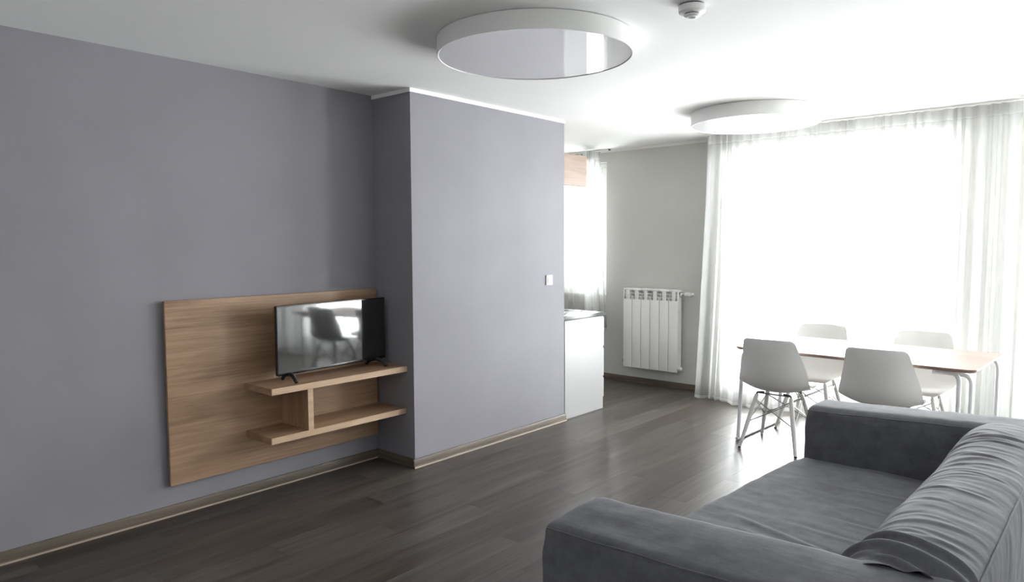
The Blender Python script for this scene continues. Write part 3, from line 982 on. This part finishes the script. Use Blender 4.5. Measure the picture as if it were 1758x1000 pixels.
# seat
def seat_shape(a, b, z, n):
    p = Vector((a, b, z))
    t = smoothstep(0.33, 0.43, z)
    e = min((b - 0.30) / 0.25, (SLEN - 0.27 - b) / 0.25, 1.0)
    z2 = z + t * (0.022 * smoothstep(0, 1, e) - 0.012 * smoothstep(0.35, 0.75, a))
    wr = 0.005 * nz(p, 4, 9.0) + 0.0025 * nz(Vector((a * 0.5, b, z)), 17, 2.0)
    # folds running from the back toward the near front
    for (b0, sl, wd, hh, a_lo) in ((0.62, 0.28, 0.016, 0.009, 0.15), (0.74, 0.24, 0.020, 0.008, 0.22), (0.86, 0.20, 0.013, 0.006, 0.10), (1.00, 0.12, 0.014, 0.005, 0.3), (1.15, 0.05, 0.012, 0.004, 0.4), (0.52, 0.30, 0.014, 0.007, 0.3), (1.34, -0.02, 0.012, 0.003, 0.35), (1.60, -0.1, 0.014, 0.003, 0.3)):
        d = (b - (b0 - sl * (a - 0.6) + 0.02 * math.sin(6 * a + b0 * 9))) / wd
        wr += hh * (ridge(d) - 0.55 * ridge(d - 1.8)) * smoothstep(a_lo, a_lo + 0.2, a) * t
    q = sw_(a, b, z2)
    return q + n * wr
rounded(0.005, 0.80, 0.29, SLEN - 0.26, 0.10, 0.418, 0.035, 0.0125, seat_shape).build('seat', 'fabric', sofa, smooth=180, loc=SL)

# back: a plump roll whose cover is pulled into folds across it
rnd = random.Random(11)
FOLDS = []
for k in range(56):
    FOLDS.append((rnd.uniform(0.30, SLEN - 0.30), rnd.uniform(0.05, 0.28), rnd.uniform(0.007, 0.015), rnd.uniform(0.0008, 0.0030), rnd.uniform(0.0, 0.45), rnd.uniform(0.25, 0.65), rnd.uniform(-0.03, 0.03)))
FOLDS += [(0.40, 0.34, 0.020, 0.022, 0.0, 1.0, 0.0), (0.34, 0.36, 0.014, 0.012, 0.0, 1.0, 0.02), (0.50, 0.30, 0.014, 0.012, 0.05, 0.8, 0.01)]
BACK = [  # (a, z) section from the seat up over the crest and down behind
    (0.70, 0.14), (0.70, 0.34), (0.715, 0.44), (0.745, 0.53), (0.785, 0.605), (0.83, 0.655), (0.885, 0.685), (0.945, 0.698),
    (1.01, 0.697), (1.07, 0.686), (1.11, 0.665), (1.128, 0.630), (1.133, 0.56), (1.133, 0.40), (1.133, 0.20), (1.13, 0.085)]
def back_pt(u, v):
    b = 0.255 + (SLEN - 0.225 - 0.255) * u
    a, z = catmull(BACK, v)
    a2, z2 = catmull(BACK, min(1, v + 0.004))
    a1, z1 = catmull(BACK, max(0, v - 0.004))
    n = Vector((-(z2 - z1), 0, a2 - a1))
    n = n.normalized() if n.length > 1e-9 else Vector((0, 0, 1))
    end = min(b - 0.255, SLEN - 0.225 - b)
    k = smoothstep(0.0, 0.10, end)
    z = z - (1 - k) * 0.006 * smoothstep(0.5, 0.66, z)
    z = z + 0.022 * smoothstep(1.45, 2.0, b) * smoothstep(0.5, 0.66, z)
    wr = 0.007 * nz(Vector((a, b, z)), 3.5, 4.4) + 0.0025 * nz(Vector((a * 0.4, b * 2, z * 0.4)), 12, 1.2)
    vv = (v - 0.18) / 0.50
    top_ = smoothstep(0.12, 0.25, v) * smoothstep(0.80, 0.68, v)
    for (b0, sl, wd, hh, v0, v1, cv) in FOLDS:
        d = (b - (b0 - sl * 0.5 * (vv - 0.3) + cv * math.sin(5 * vv))) / wd
        if abs(d) < 5:
            m = smoothstep(v0 - 0.12, v0 + 0.15, vv) * smoothstep(v1 + 0.45, v1 + 0.05, vv)
            wr += hh * (ridge(d) - 0.6 * ridge(d + 1.9)) * m * top_
    q = sw_(a, b, z)
    return q + n * wr
MB().grid(back_pt, 420, 110).build('backrest', 'fabric', sofa, smooth=180, loc=SL, fix=False)
# seam where the top of the back meets its rear
pts = []
for k in range(120):
    b = 0.27 + (SLEN - 0.5) * k / 119
    pts.append(sw_(1.118, b, 0.652) + Vector((0.004, 0, 0.003 * nz(Vector((0, b, 0)), 3.5, 1))))
MB().tube(pts, 0.004, 6).build('seam', 'fabric', sofa, smooth=180, loc=SL)
# rear cover, base and feet
m = MB()
m.box(0, 1, 0, 1, 0, 1)
m.v = [tuple(sw_(0.03 + 1.05 * p[0], 0.03 + (SLEN - 0.06) * p[1], 0.09 + 0.20 * p[2])) for p in m.v]
m.build('base', 'fabric', sofa, smooth=0, loc=SL)
for a in (0.07, 0.98):
    for b in (0.08, SLEN - 0.08):
        q = sw_(a, b, 0)
        MB().lathe([(0.0005, 0.0), (0.022, 0.0), (0.028, 0.095), (0.0005, 0.095)], q.x, q.y, 20).build('foot', 'black_matt', sofa, loc=SL)
